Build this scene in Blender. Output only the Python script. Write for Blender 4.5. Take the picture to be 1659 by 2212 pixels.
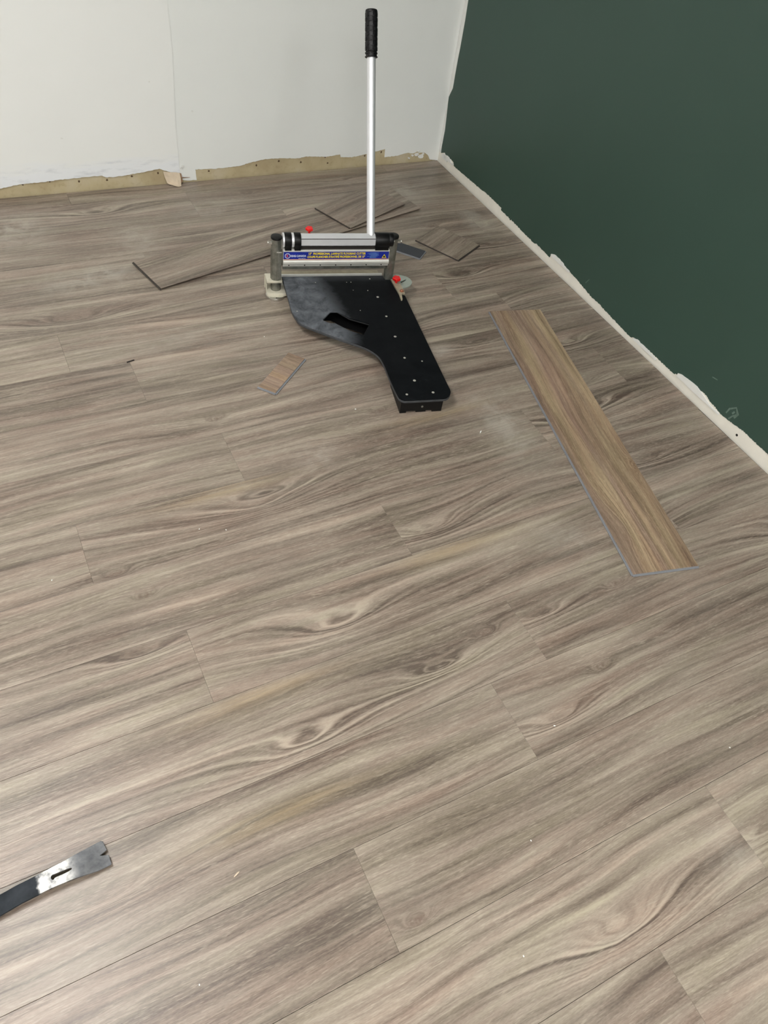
import bpy, bmesh, math, random
from mathutils import Vector, Matrix
random.seed(7)
S = bpy.context.scene
COL = S.collection
for o in list(bpy.data.objects): bpy.data.objects.remove(o)

# ------------------------------------------------------------ camera
F_PX, CAM_H, YAW, PITCH, ROLL = 1624.918, 1.38216, 0.599844, 0.842513, 0.182346
cy, sy, cp, sp = math.cos(YAW), math.sin(YAW), math.cos(PITCH), math.sin(PITCH)
fw = Vector((sy*cp, cy*cp, -sp)); rt = Vector((cy, -sy, 0)); up = rt.cross(fw)
cr, sr = math.cos(ROLL), math.sin(ROLL)
rt2 = rt*cr + up*sr; up2 = up*cr - rt*sr
cam_d = bpy.data.cameras.new('camera'); cam = bpy.data.objects.new('camera', cam_d); COL.objects.link(cam)
M = Matrix((rt2, up2, -fw)).transposed().to_4x4(); M.translation = (0, 0, CAM_H); cam.matrix_world = M
cam_d.sensor_fit = 'HORIZONTAL'; cam_d.sensor_width = 36; cam_d.lens = 36*F_PX/1659; cam_d.clip_start = .01
S.camera = cam

# ------------------------------------------------------------ world, exposure
w = bpy.data.worlds.new('room_ambient'); S.world = w; w.use_nodes = True
w.node_tree.nodes['Background'].inputs[0].default_value = (.8, .85, .9, 1)
w.node_tree.nodes['Background'].inputs[1].default_value = .15
S.view_settings.view_transform = 'Standard'; S.view_settings.look = 'None'
S.view_settings.gamma = 1; S.view_settings.use_curve_mapping = False
S.view_settings.exposure = 0.0
CEIL = 2.5
LIGHTS = [((-0.60, 1.05), 22.5), ((-0.60, -1.7), 35.0), ((1.0, -1.7), 24.0)]   # ceiling panels: place, radiance

# ------------------------------------------------------------ node helpers
class NT:
    def __init__(s, name):
        s.m = bpy.data.materials.new(name); s.m.use_nodes = True; s.t = s.m.node_tree; s.n = s.t.nodes
        s.b = s.n['Principled BSDF']; s.out = s.n['Material Output']
    def node(s, t, **k):
        n = s.n.new(t)
        for a, v in k.items(): setattr(n, a, v)
        return n
    def inp(s, sock, v):
        if v is None: return
        if isinstance(v, bpy.types.NodeSocket): s.t.links.new(v, sock)
        else:
            try: sock.default_value = v
            except (TypeError, ValueError): sock.default_value = tuple(v)+(1,)
    def math(s, op, a, b=None, c=None, clamp=False):
        n = s.node('ShaderNodeMath', operation=op, use_clamp=clamp)
        for i, v in enumerate((a, b, c)): s.inp(n.inputs[i], v)
        return n.outputs[0]
    def vec(s, x=0, y=0, z=0):
        n = s.node('ShaderNodeCombineXYZ')
        for i, v in enumerate((x, y, z)): s.inp(n.inputs[i], v)
        return n.outputs[0]
    def sep(s, v):
        n = s.node('ShaderNodeSeparateXYZ'); s.inp(n.inputs[0], v); return n.outputs
    def vm(s, op, a, b=None):
        n = s.node('ShaderNodeVectorMath', operation=op); s.inp(n.inputs[0], a)
        if b is not None: s.inp(n.inputs[1], b)
        return n.outputs[0] if op not in ('LENGTH', 'DISTANCE') else n.outputs[1]
    def noise(s, v, scale=1, det=2, rough=.5, dim='3D', W=None, dist=0):
        n = s.node('ShaderNodeTexNoise', noise_dimensions=dim)
        if dim != '1D': s.inp(n.inputs['Vector'], v)
        if W is not None: s.inp(n.inputs['W'], W)
        n.inputs['Scale'].default_value = scale; n.inputs['Detail'].default_value = det
        n.inputs['Roughness'].default_value = rough; n.inputs['Distortion'].default_value = dist
        return n.outputs[0]
    def ramp(s, f, stops, interp='LINEAR'):
        n = s.node('ShaderNodeValToRGB'); s.inp(n.inputs[0], f); cr = n.color_ramp; cr.interpolation = interp
        while len(cr.elements) < len(stops): cr.elements.new(.5)
        for e, (p, c) in zip(cr.elements, stops):
            e.position = p; e.color = (c, c, c, 1) if isinstance(c, (int, float)) else tuple(c)+(1,)
        return n.outputs[0]
    def mix(s, f, a, b, mode='MIX'):
        n = s.node('ShaderNodeMix', data_type='RGBA', blend_type=mode)
        s.inp(n.inputs[0], f); s.inp(n.inputs[6], a); s.inp(n.inputs[7], b); return n.outputs[2]
    def bump(s, h, strength=.2, dist=.001):
        n = s.node('ShaderNodeBump'); n.inputs['Strength'].default_value = strength
        n.inputs['Distance'].default_value = dist; s.inp(n.inputs['Height'], h)
        s.t.links.new(n.outputs[0], s.b.inputs['Normal'])
    def obj(s): return s.node('ShaderNodeTexCoord').outputs['Object']
    def pos(s): return s.node('ShaderNodeNewGeometry').outputs['Position']
    def attr(s, name):
        n = s.node('ShaderNodeAttribute', attribute_type='OBJECT', attribute_name=name); return n.outputs
    def set(s, **k):
        for a, v in k.items(): s.inp(s.b.inputs[{'base': 'Base Color', 'rough': 'Roughness', 'metal': 'Metallic', 'spec': 'Specular IOR Level'}[a]], v)
        return s.m

def srgb(r, g, b):
    f = lambda c: ((c/255+.055)/1.055)**2.4 if c/255 > .04045 else c/255/12.92
    return (f(r), f(g), f(b))

def plain(name, col, rough=.5, metal=0, var=.06, scale=30, bump=.0, spec=.5):
    n = NT(name); k = n.noise(n.obj(), scale, 4)
    c = n.mix(n.ramp(k, [(.3, 0), (.7, 1)]), [x*(1-var) for x in col], [min(1, x*(1+var)) for x in col])
    n.set(base=c, rough=rough, metal=metal, spec=spec)
    if bump: n.bump(k, bump)
    return n.m

# blobs of dust left on the floor: world x, y, radius x, radius y, strength
SMEARS = [(.095,2.554,.10,.10,.55), (.223,2.195,.14,.06,.38), (1.165,1.19,.07,.16,.42), (1.694,2.249,.07,.13,.40), (1.517,2.51,.07,.08,.45),
          (.745,2.543,.13,.06,.34), (.46,2.40,.07,.10,.45), (1.137,1.547,.06,.03,.45), (.33,2.23,.08,.05,.35), (1.08,.78,.08,.05,.25), (.94,.041,.05,.05,.32),
          (.40,1.20,.05,.04,.12), (.62,1.25,.06,.04,.3), (.47,1.83,.22,.05,.22)]

def wood(name, dust=True, warm=0.0):
    n = NT(name); p = n.obj(); x, y, z = n.sep(p)
    seed = n.attr('seed')[2]
    def off(k): return n.math('MULTIPLY', seed, k)
    def mul(a, b): return n.math('MULTIPLY', a, b)
    def add(a, b): return n.math('ADD', a, b)
    def cen(a): return n.math('SUBTRACT', a, .5)
    ux = add(x, off(13.7)); uz = off(5.3)
    # gentle wander of the growth lines
    n1 = n.noise(n.vec(mul(ux, 1.7), mul(y, 6), uz), 1, 1.5, .45)
    ph = add(y, mul(cen(n1), .07))
    fine = n.noise(n.vec(mul(ux, 26), mul(y, 90), off(6.1)), 1, 2, .5)
    ph = add(ph, mul(cen(fine), .0028))
    def feat(nm, sx, sy_, amp, power=1):
        ax, ay, az = n.sep(n.attr(nm)[1])
        dx = n.math('DIVIDE', n.math('SUBTRACT', x, ax), sx); dy = n.math('DIVIDE', n.math('SUBTRACT', y, ay), sy_)
        dyw = add(dy, mul(cen(n.noise(n.vec(mul(x, 22), mul(y, 60), off(1.7)), 1, 1.5, .5)), .20))
        d2 = add(mul(dx, dx), mul(dyw, dyw))
        g = n.math('EXPONENT', mul(n.math('SQRT', add(d2, .07)), -1.15)) if power > 1 else n.math('EXPONENT', mul(d2, -1))
        return mul(g, mul(az, amp)), d2, az
    a1, ad, az1 = feat('arch', .14, .036, .085, 2)
    a2, od, az2 = feat('oval', .10, .018, .045, 2)
    k1, kd, kz = feat('knot', .030, .012, .030)
    near = n.math('MINIMUM', n.math('ADD', mul(n.math('EXPONENT', mul(ad, -.45)), az1), mul(n.math('EXPONENT', mul(od, -.45)), az2)), 1.0)
    ph2 = add(add(ph, a1), add(a2, k1))
    # rings are crisp only where the figure opens up, elsewhere streaks run straight
    ring = n.noise(None, 105, 1.5, .5, '1D', W=add(ph2, off(3.1)))
    s1 = n.noise(n.vec(mul(ux, 1.5), mul(ph2, 34), uz), 1, 2, .5)
    s2 = n.noise(n.vec(mul(ux, 2.8), mul(ph2, 105), off(8.3)), 1, 3, .6)
    s3 = n.noise(n.vec(mul(ux, 9), mul(ph2, 330), off(2.9)), 1, 3, .6)
    brk = n.noise(n.vec(mul(ux, 3.2), mul(ph, 22), off(9.1)), 1, 3, .6)
    v = add(.5, mul(cen(s1), .56))
    v = add(v, mul(cen(s2), .46)); v = add(v, mul(cen(s3), .26)); v = add(v, mul(cen(brk), .34))
    v = add(v, mul(cen(ring), add(.10, mul(near, .75))))
    v = add(v, mul(cen(n.attr('tone')[2]), .09))
    gr = n.noise(n.vec(mul(ux, 130), mul(y, 620), off(3.7)), 1, 2, .6)
    v = add(.5, mul(cen(add(v, mul(cen(gr), .22))), .90))
    dark, mid, lit, pale = srgb(89,78,69), srgb(122,110,98), srgb(143,131,118), srgb(170,158,142)
    c = n.ramp(v, [(.32, dark), (.45, mid), (.56, lit), (.72, pale)])
    # hue drift: pinkish brown against greenish grey
    hue = n.noise(n.vec(mul(ux, 2.6), mul(add(y, mul(cen(n1), .05)), 24), off(2.3)), 1, 3, .6)
    c = n.mix(n.ramp(hue, [(.45, 0), (.67, .52)]), c, n.mix(1.0, c, (.99, .84, .82), 'MULTIPLY'))
    c = n.mix(n.ramp(hue, [(.32, .6), (.50, 0)]), c, n.mix(1.0, c, (.95, .99, .90), 'MULTIPLY'))
    # narrow dark lines that taper out
    st = n.noise(n.vec(mul(ux, 2.8), mul(ph2, 120), off(4.9)), 1, 1.5, .5)
    c = n.mix(mul(n.ramp(st, [(.66, 0), (.76, .5)]), n.ramp(brk, [(.45, 0), (.6, 1)])), c, srgb(78,65,54))
    # short cream fibres
    fl = n.noise(n.vec(mul(ux, 42), mul(add(y, mul(cen(n1), .05)), 430), off(6.6)), 1, 2.5, .6)
    c = n.mix(mul(n.ramp(fl, [(.53, 0), (.70, .5)]), n.ramp(brk, [(.35, .35), (.65, 1)])), c, srgb(184,173,155))
    # knot: a broken dark eye
    kn = n.noise(p, 130, 4, .65)
    eye = mul(mul(n.math('EXPONENT', mul(kd, -2.2)), kz), n.ramp(kn, [(.40, .05), (.58, .75)]))
    c = n.mix(eye, c, srgb(98,78,68))
    if warm:
        ws = n.noise(n.vec(mul(ux, .32), mul(ph2, 19), off(1.9)), 1, 2.5, .55)
        c = n.mix(n.ramp(ws, [(.36, 0), (.47, .5), (.56, 1)]), n.mix(1.0, c, (.96,.83,.77), 'MULTIPLY'), n.mix(1.0, c, (1.14,1.02,.82), 'MULTIPLY'))
    # yellow heartwood patches
    ax, ay, az = n.sep(n.attr('honey')[1])
    dx = n.math('DIVIDE', n.math('SUBTRACT', x, ax), .15); dy = n.math('DIVIDE', n.math('SUBTRACT', y, ay), .018)
    hm = n.math('EXPONENT', mul(add(mul(dx, dx), mul(dy, dy)), -1))
    hm = n.math('MULTIPLY', mul(hm, az), n.ramp(s2, [(.35, .1), (.6, .6)]), clamp=True)
    c = n.mix(hm, c, n.mix(.7, c, srgb(164,143,106)))
    if dust:
        P = n.pos(); px, py, pz = n.sep(P); acc = None
        dn = n.noise(P, 14, 5, .65, dist=.6)
        for (sx, sy_, rx, ry, k) in SMEARS:
            dx = n.math('DIVIDE', n.math('SUBTRACT', px, sx), rx); dy = n.math('DIVIDE', n.math('SUBTRACT', py, sy_), ry)
            g = mul(n.math('EXPONENT', mul(add(mul(dx, dx), mul(dy, dy)), -1.2)), k)
            acc = g if acc is None else add(acc, g)
        film = n.ramp(n.noise(P, 3.2, 5, .6), [(.45, 0), (.8, .12)])
        acc = n.math('ADD', mul(acc, n.ramp(dn, [(.36, .1), (.58, 1.0)])), film, clamp=True)
        c = n.mix(acc, c, srgb(186,180,168))
        ro = add(.37, mul(acc, .3))
    else:
        ro = .42
    n.set(base=c, rough=ro, spec=.5)
    n.bump(add(s3, fl), .30, .0006)
    return n.m

# ------------------------------------------------------------ mesh helpers
def link(name, me, mat, parent=None, **props):
    o = bpy.data.objects.new(name, me); COL.objects.link(o)
    if mat is not None and not me.materials: me.materials.append(mat)
    if parent is not None: o.parent = parent
    for k, v in props.items(): o[k] = v
    return o
def bm_link(name, bm, mat, parent=None, smooth=False, **props):
    bmesh.ops.recalc_face_normals(bm, faces=bm.faces)
    me = bpy.data.meshes.new(name); bm.to_mesh(me); bm.free()
    if smooth:
        for p in me.polygons: p.use_smooth = True
        me.set_sharp_from_angle(angle=math.radians(35))
    return link(name, me, mat, parent, **props)
def thing(name, label, cat, loc=(0,0,0), rz=0, group=None):
    o = bpy.data.objects.new(name, None); COL.objects.link(o); o.location = loc; o.rotation_euler = (0,0,rz)
    o.empty_display_size = .05; o['label'] = label; o['category'] = cat
    if group: o['group'] = group
    return o
def box(bm, x0, x1, y0, y1, z0, z1, bev=0):
    r = bmesh.ops.create_cube(bm, size=1)['verts']
    for v in r: v.co = Vector(((x0+x1)/2+v.co.x*(x1-x0), (y0+y1)/2+v.co.y*(y1-y0), (z0+z1)/2+v.co.z*(z1-z0)))
    if bev:
        es = list({e for v in r for e in v.link_edges}); bmesh.ops.bevel(bm, geom=es, offset=bev, segments=2, profile=.5, affect='EDGES')
def cyl(bm, p0, p1, r0, r1=None, seg=28, bev=0):
    p0, p1 = Vector(p0), Vector(p1); r1 = r0 if r1 is None else r1; d = p1-p0
    r = bmesh.ops.create_cone(bm, cap_ends=True, segments=seg, radius1=r0, radius2=r1, depth=d.length)['verts']
    q = d.to_track_quat('Z', 'Y').to_matrix().to_4x4(); q.translation = (p0+p1)/2
    if bev:
        es = list({e for v in r for e in v.link_edges if abs(e.verts[0].co.z-e.verts[1].co.z) < 1e-7})
        nv = bmesh.ops.bevel(bm, geom=es, offset=bev, segments=2, profile=.5, affect='EDGES')['verts']
        r = list(set([v for v in r if v.is_valid]+nv))
    bmesh.ops.transform(bm, matrix=q, verts=r)
def sweep(bm, prof, x0, x1):
    "profile in (y,z) swept along x"
    a = [bm.verts.new((x0, y, z)) for y, z in prof]; b = [bm.verts.new((x1, y, z)) for y, z in prof]
    n = len(prof)
    for i in range(n): bm.faces.new((a[i], a[(i+1)%n], b[(i+1)%n], b[i]))
    bm.faces.new(a); bm.faces.new(b[::-1])
def curve_mesh(loops, thick, bev=0, res=2):
    cu = bpy.data.curves.new('tmp', 'CURVE'); cu.dimensions = '2D'; cu.fill_mode = 'BOTH'
    cu.extrude = max(thick/2-bev, 0); cu.bevel_depth = bev; cu.bevel_resolution = res; cu.offset = -bev
    for L in loops:
        s = cu.splines.new('POLY'); s.points.add(len(L)-1); s.use_cyclic_u = True
        for p, q in zip(s.points, L): p.co = (q[0], q[1], 0, 1)
    o = bpy.data.objects.new('tmp', cu); COL.objects.link(o)
    dg = bpy.context.evaluated_depsgraph_get(); me = bpy.data.meshes.new_from_object(o.evaluated_get(dg))
    bpy.data.objects.remove(o); bpy.data.curves.remove(cu); me.materials.clear()
    return me
def text_mesh(body, size, sx=1.0, thick=.0002, shear=0, bold=0):
    cu = bpy.data.curves.new('tmp', 'FONT'); cu.body = body; cu.size = size; cu.extrude = thick; cu.shear = shear; cu.offset = bold
    cu.align_x = 'LEFT'; cu.align_y = 'CENTER'
    o = bpy.data.objects.new('tmp', cu); COL.objects.link(o)
    dg = bpy.context.evaluated_depsgraph_get(); me = bpy.data.meshes.new_from_object(o.evaluated_get(dg))
    bpy.data.objects.remove(o); bpy.data.curves.remove(cu); me.materials.clear()
    me.transform(Matrix.Diagonal((sx, 1, 1, 1)))
    return me
def catmull(pts, n=5, closed=True):
    out = []; N = len(pts)
    for i in range(N):
        p0, p1, p2, p3 = (Vector(pts[(i+k-1) % N]) for k in range(4))
        for j in range(n):
            t = j/n; out.append(.5*((2*p1)+(-p0+p2)*t+(2*p0-5*p1+4*p2-p3)*t*t+(-p0+3*p1-3*p2+p3)*t**3))
    return [(p.x, p.y) for p in out]

# ------------------------------------------------------------ materials
M_floor = wood('vinyl_plank_wood_print')
M_loose = wood('loose_plank_wood_print', dust=False)
M_warm = wood('warm_plank_wood_print', dust=False, warm=1)
M_core = plain('grey_vinyl_core', srgb(128,130,134), .5)
M_back = plain('charcoal_underlay_foam', srgb(58,61,66), .75, var=.12, scale=300)
M_sub = plain('dark_subfloor', srgb(60,54,48), .9)
M_white = plain('white_wall_paint', srgb(229,231,228), .55, var=.012, scale=5, bump=.05)
def m_wall(name, col):
    n = NT(name); p = n.obj(); x, y, z = n.sep(p)
    k = n.noise(p, 5, 4); c = n.mix(k, [v*.985 for v in col], [min(1, v*1.015) for v in col])
    edge = n.math('ADD', z, n.math('MULTIPLY', n.math('SUBTRACT', n.noise(n.vm('MULTIPLY', p, (5, 1, 22)), 1, 4, .6), .5), .09))
    c = n.mix(n.ramp(edge, [(.075, .75), (.11, 0)]), c, srgb(233,236,240))
    sm = n.noise(n.vm('MULTIPLY', p, (10, 1, 40)), 1, 5, .65)
    m = n.math('MULTIPLY', n.ramp(sm, [(.52, 0), (.66, .5)]), n.ramp(edge, [(.085, 1), (.10, 0)]))
    c = n.mix(m, c, srgb(196,199,204))
    n.set(base=c, rough=.55); n.bump(n.noise(p, 60, 4), .06, .001); return n.m
M_white = m_wall('white_wall_paint_primed', srgb(237,238,235))
M_white2 = plain('white_wall_paint_cooler', srgb(234,236,233), .55, var=.012, scale=5, bump=.05)
M_ceil = plain('ceiling_white', srgb(225,225,220), .8)
M_gyp = plain('white_plaster_band', srgb(232,228,217), .75, var=.05, scale=18, bump=.3)
M_caulk = plain('white_filler', srgb(228,228,224), .6, var=.03, scale=40, bump=.5)
def m_tan():
    n = NT('bare_drywall_paper'); p = n.obj(); x, y, z = n.sep(p)
    k = n.noise(p, 9, 4); c = n.ramp(k, [(.3, srgb(172,155,122)), (.52, srgb(188,174,140)), (.7, srgb(196,184,158))])
    c = n.mix(n.ramp(n.noise(p, 60, 4), [(.55, 0), (.8, .35)]), c, srgb(140,116,84))
    n.set(base=c, rough=.85); n.bump(k, .3, .001); return n.m
M_tan = m_tan()
M_flap = plain('torn_paper_face', srgb(205,188,165), .85, var=.08, scale=60, bump=.3)
M_flapb = plain('torn_paper_brown', srgb(150,118,92), .85, var=.15, scale=80, bump=.3)
def m_green():
    n = NT('dark_green_wall_paint'); p = n.pos()
    k = n.noise(p, 1.3, 3); c = n.mix(n.ramp(k, [(.35, 0), (.7, 1)]), srgb(50,73,64), srgb(54,78,69))
    sc = n.noise(n.vm('MULTIPLY', p, (1, 9, 3)), 6, 5, .7)
    c = n.mix(n.ramp(sc, [(.70, 0), (.82, .12)]), c, srgb(120,138,130))
    n.set(base=c, rough=.47, spec=.5); n.bump(n.noise(p, 260, 3), .12, .0006); return n.m
M_green = m_green()
M_scuff = plain('pale_scuff_smear', srgb(96,116,106), .7, var=.15, scale=120)
M_dark = plain('dark_hole', srgb(30,24,20), .9)
def m_deck():
    n = NT('black_laminate_board'); p = n.obj(); x, y, z = n.sep(p)
    k = n.noise(p, 24, 8, .7, dist=.5); k2 = n.noise(n.vm('MULTIPLY', p, (30, 90, 1)), 1, 5, .7)
    # dust lies on the left half of the board, up to where planks are pushed in
    edge = n.math('ADD', x, n.math('MULTIPLY', n.math('ADD', y, .1), n.ramp(n.math('MULTIPLY', y, -1), [(.25, .22), (.36, -.1)])))
    m = n.ramp(n.math('ADD', edge, n.math('MULTIPLY', n.math('SUBTRACT', k, .5), .09)), [(.13, 1.0), (.19, .03)])
    back = n.ramp(y, [(.0, 0), (.035, .4)])
    low = n.ramp(n.math('MULTIPLY', y, -1), [(.30, 1), (.5, .5)])
    m = n.math('MULTIPLY', m, n.ramp(k, [(.30, .18), (.70, 1)])); m = n.math('ADD', m, n.math('MULTIPLY', back, k2))
    m = n.math('MULTIPLY', m, .62, clamp=True)
    c = n.mix(m, srgb(9,11,13), srgb(140,145,152))
    c = n.mix(n.ramp(n.noise(p, 45, 5, .75), [(.62, 0), (.8, .09)]), c, srgb(120,130,136))
    n.set(base=c, rough=n.math('ADD', .45, n.math('MULTIPLY', m, .5)), spec=.05); n.bump(k2, .05, .0004); return n.m
M_deck = m_deck()
M_edge = plain('worn_board_edge', srgb(60,62,65), .6, var=.25, scale=80)
M_blackmetal = plain('black_painted_steel', srgb(10,10,11), .45, spec=.25)
M_rubber = plain('black_plastic', srgb(10,10,11), .42, bump=.1, spec=.3)
M_grip = plain('black_rubber_grip', srgb(13,13,15), .42, var=.2, scale=200, bump=.2, spec=.35)
M_alu = plain('brushed_aluminium', srgb(232,233,236), .42, .6, var=.02, scale=40)
M_aluw = plain('pale_aluminium', srgb(222,221,214), .45, .55, var=.05, scale=40)
def m_steel():
    n = NT('worn_zinc_steel'); p = n.obj()
    k = n.noise(p, 35, 5, .6); c = n.ramp(k, [(.3, srgb(108,110,102)), (.6, srgb(150,150,142)), (.8, srgb(166,164,156))])
    c = n.mix(n.ramp(n.noise(p, 22, 4, .6), [(.64, 0), (.74, .7)]), c, srgb(120,86,62))
    n.set(base=c, rough=.42, metal=.8); return n.m
M_steel = m_steel()
M_bright = plain('bright_zinc', srgb(215,214,208), .3, 1)
M_hole = plain('brown_torn_hole', srgb(84,64,44), .9)
M_screw = plain('pale_screw_head', srgb(188,186,176), .45, .4)
M_core2 = plain('shade_darkened_core', srgb(62,57,52), .6)  # core colour darkened to carry the shadow line along plank edges
M_cast = plain('off_white_cast_alloy', srgb(205,200,182), .5, .2, var=.08, scale=50, bump=.2)
M_red = plain('red_plastic_knob', srgb(222,18,20), .35)
M_plate = plain('grey_green_plastic', srgb(150,158,148), .5, var=.06, scale=30)
M_copper = plain('coppery_bolt', srgb(190,140,118), .35, .8)
M_brassy = plain('dusty_beige_angle', srgb(168,158,136), .55, .3, var=.12, scale=60)
M_blue = plain('label_royal_blue', srgb(22,40,140), .35, var=.25, scale=12)
M_yellow = plain('label_yellow_ink', srgb(226,200,40), .4)
M_cream = plain('label_pale_ink', srgb(205,212,226), .4)
M_lblue = plain('label_light_blue_ink', srgb(80,112,176), .4, var=.2, scale=60)
M_orange = plain('label_orange_line', srgb(206,140,92), .4)
M_logo = plain('label_red_ink', srgb(196,82,84), .4)
def m_bar():
    n = NT('forged_bar_steel'); p = n.obj(); x, y, z = n.sep(p)
    k = n.noise(p, 70, 5, .65); k2 = n.noise(p, 18, 4, .6)
    # paint worn away over one band of the bar
    e = n.math('ADD', x, n.math('MULTIPLY', n.math('SUBTRACT', k, .5), .012))
    worn = n.math('MULTIPLY', n.ramp(n.math('ADD', e, .5), [(.388, 0), (.392, 1)]), n.ramp(n.math('ADD', e, .5), [(.434, 1), (.452, .18)]))
    claw = n.ramp(n.math('ADD', x, .5), [(.42, 0), (.45, 1)])
    paint = n.mix(claw, n.mix(n.ramp(k2, [(.35, 0), (.7, 1)]), srgb(24,27,30), srgb(52,56,61)), n.mix(n.ramp(k2, [(.35, 0), (.7, 1)]), srgb(78,80,84), srgb(104,106,111)))  # body darker than claw: painted stand-in for how each slope reflects light
    c = n.mix(worn, paint, n.mix(n.ramp(k, [(.35, 0), (.65, 1)]), srgb(96,96,96), srgb(176,175,170)))
    n.set(base=c, spec=n.mix(worn, n.mix(claw, (.05,.05,.05), (.22,.22,.22)), (.5,.5,.5)), rough=n.mix(worn, (.42,.42,.42), (.42,.42,.42)), metal=n.mix(worn, (0,0,0), (1,1,1))); n.bump(k, .1, .0005); return n.m
M_bar = m_bar()
def emis(name, rad):
    n = NT(name); n.set(base=(.9,.9,.9)); n.b.inputs['Emission Color'].default_value = (1, .992, .978, 1); n.b.inputs['Emission Strength'].default_value = rad; return n.m

# ------------------------------------------------------------ room
CX, CY = 1.80405, 2.72316            # the far corner on the floor
EB = Vector((-.99965, .02637, 0)); ER = Vector((-.00640, -.99998, 0))
XL, YF = -2.6, -3.4
def rect_slab(name, bmf, mat, **p):
    bm = bmesh.new(); bmf(bm); return bm_link(name, bm, mat, None, kind='structure', **p)
def wall_frame(origin, xdir):
    "local x along the wall, local y out of the room, local z up"
    yd = Vector((0,0,1)).cross(xdir)
    m = Matrix((xdir, yd, Vector((0,0,1)))).transposed().to_4x4(); m.translation = origin; return m
# back wall frame: local x from corner to the left; Z x EB points... towards the room (-y): room side = +y local
MB = wall_frame(Vector((CX, CY, 0)), EB)
MR = wall_frame(Vector((CX, CY, 0)), ER)
# For MB: z x EB = (-.026,-.9997) -> into the room.  For MR: z x ER = (.99998,-.0064) -> out of the room.
floor_bm = bmesh.new(); box(floor_bm, XL, CX+.1, YF, 2.90, -.08, -.0056)
floor = bm_link('floor', floor_bm, M_sub, None, kind='structure')
bm = bmesh.new(); box(bm, XL-.1, CX+.2, YF-.1, 2.95, CEIL, CEIL+.08); bm_link('ceiling', bm, M_ceil, None, kind='structure')
bm = bmesh.new(); box(bm, XL-.1, XL, YF, 2.95, -.08, CEIL); bm_link('wall_left', bm, M_white2, None, kind='structure')
bm = bmesh.new(); box(bm, XL-.1, CX+.2, YF-.1, YF, -.08, CEIL); bm_link('wall_front', bm, M_white2, None, kind='structure')
# back wall core (the bare tan board) with painted sheets on it
bm = bmesh.new(); box(bm, -.15, 4.6, -.12, -.0025, -.02, CEIL)
wb = bm_link('wall_back', bm, M_tan, None, kind='structure'); wb.matrix_world = MB
def skin(name, outline, t0, t1, mat, parent, **props):
    "flat sheet with an outline in (wall x, z), between depths t0 and t1 along local y"
    me = curve_mesh([outline], abs(t1-t0)); me.transform(Matrix.Rotation(math.pi/2, 4, 'X')); me.transform(Matrix.Translation((0, (t0+t1)/2, 0)))
    return link(name, me, mat, parent, **props)
def rag(pts, step=.006, amp=.0012):
    out = []
    for (a, b) in zip(pts, pts[1:]):
        L = math.hypot(b[0]-a[0], b[1]-a[1]); n = max(1, int(L/step))
        for i in range(n):
            t = i/n; j = amp if i else 0
            out.append((a[0]+(b[0]-a[0])*t+random.uniform(-j, j)*.5, a[1]+(b[1]-a[1])*t+random.uniform(-j, j)))
    out.append(pts[-1]); return out
leftp = rag([(4.55,.03),(2.6,.032),(1.95,.030),(1.7119,.0335),(1.6505,.0424),(1.5505,.0449),(1.4748,.0481),(1.3743,.0494),(1.3572,.0412),(1.3111,.0423),(1.2242,.0501),(1.171,.0576),(1.159,.0515),(1.13,.040),(1.098,.036)])
skin('painted_sheet', leftp+[(1.0984,.22),(1.0890,.45),(1.0940,.59),(1.092,1.2),(1.094,CEIL),(4.55,CEIL)], -.0025, .0018, M_white, wb)
rightp = rag([(1.0978,.036),(1.098,.012),(1.0715,.0043),(1.0366,.0029),(1.0391,.0434),(.9727,.0397),(.874,.0423),(.8264,.0516),(.7655,.0612),(.6981,.0587),(.6303,.0536),(.5987,.0584),(.5161,.0504),(.4547,.0555),(.4518,.0445),(.4038,.0401),(.338,.0488),(.2566,.0634),(.254,.0289),(.1918,.0318),(.1507,.0393),(.12,.036),(.105,.042),(.095,.035),(.0716,.0364),(.0515,.0234),(.0365,.0028),(.0058,-.002),(-.006,-.002)])
skin('painted_sheet', rightp+[(-.006,CEIL),(1.094,CEIL),(1.092,1.2),(1.0939,.59),(1.0889,.45),(1.0983,.22)], -.0025, 0, M_white2, wb, label='painted sheet right of the vertical seam, slightly recessed')
# flaking plaster chips near the corner
for (sx, z, r) in ((.105,.030,.010),(.085,.022,.013),(.125,.028,.006),(.14,.018,.006),(.095,.043,.007),(.075,.030,.007)):
    pts = [(sx+math.cos(a)*r*random.uniform(.5,1.3), z+math.sin(a)*r*random.uniform(.4,.9)) for a in [i*math.pi/4 for i in range(8)]]
    skin('plaster_flake', pts, -.0022, random.uniform(.001,.003), M_caulk, wb)
# nail holes torn in the bare strip
NH = [(1.5503,.0432),(1.4544,.0343),(1.3588,.0306),(1.2711,.0367),(1.177,.041),(1.6383,.0394),(.9883,.0328),(.8019,.0392),(.7119,.0484),(.6214,.0373),(.5062,.0247),(.5189,.0496),(.3452,.0414),(.2719,.0512)]
for (sx, z) in NH:
    bm = bmesh.new(); rr = .0026
    vs = [bm.verts.new((sx+math.cos(a)*rr*random.uniform(.6,1.3), -.0022, z+math.sin(a)*rr*random.uniform(.7,1.4))) for a in [i*math.pi/4 for i in range(8)]]
    c = bm.verts.new((sx, -.0105, z))
    vo = [bm.verts.new((v.co.x+(v.co.x-sx)*.35, -.0012, z+(v.co.z-z)*1.35)) for v in vs]
    for i in range(8):
        bm.faces.new((vs[i], vs[(i+1)%8], c)); bm.faces.new((vs[i], vo[i], vo[(i+1)%8], vs[(i+1)%8]))
    # a dark pit is inset just in front of the board so it reads as a hole
    for v in list(vs)+[c]: v.co.y = max(v.co.y, -.00235)
    bm_link('nail_hole', bm, M_hole, wb)
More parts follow.
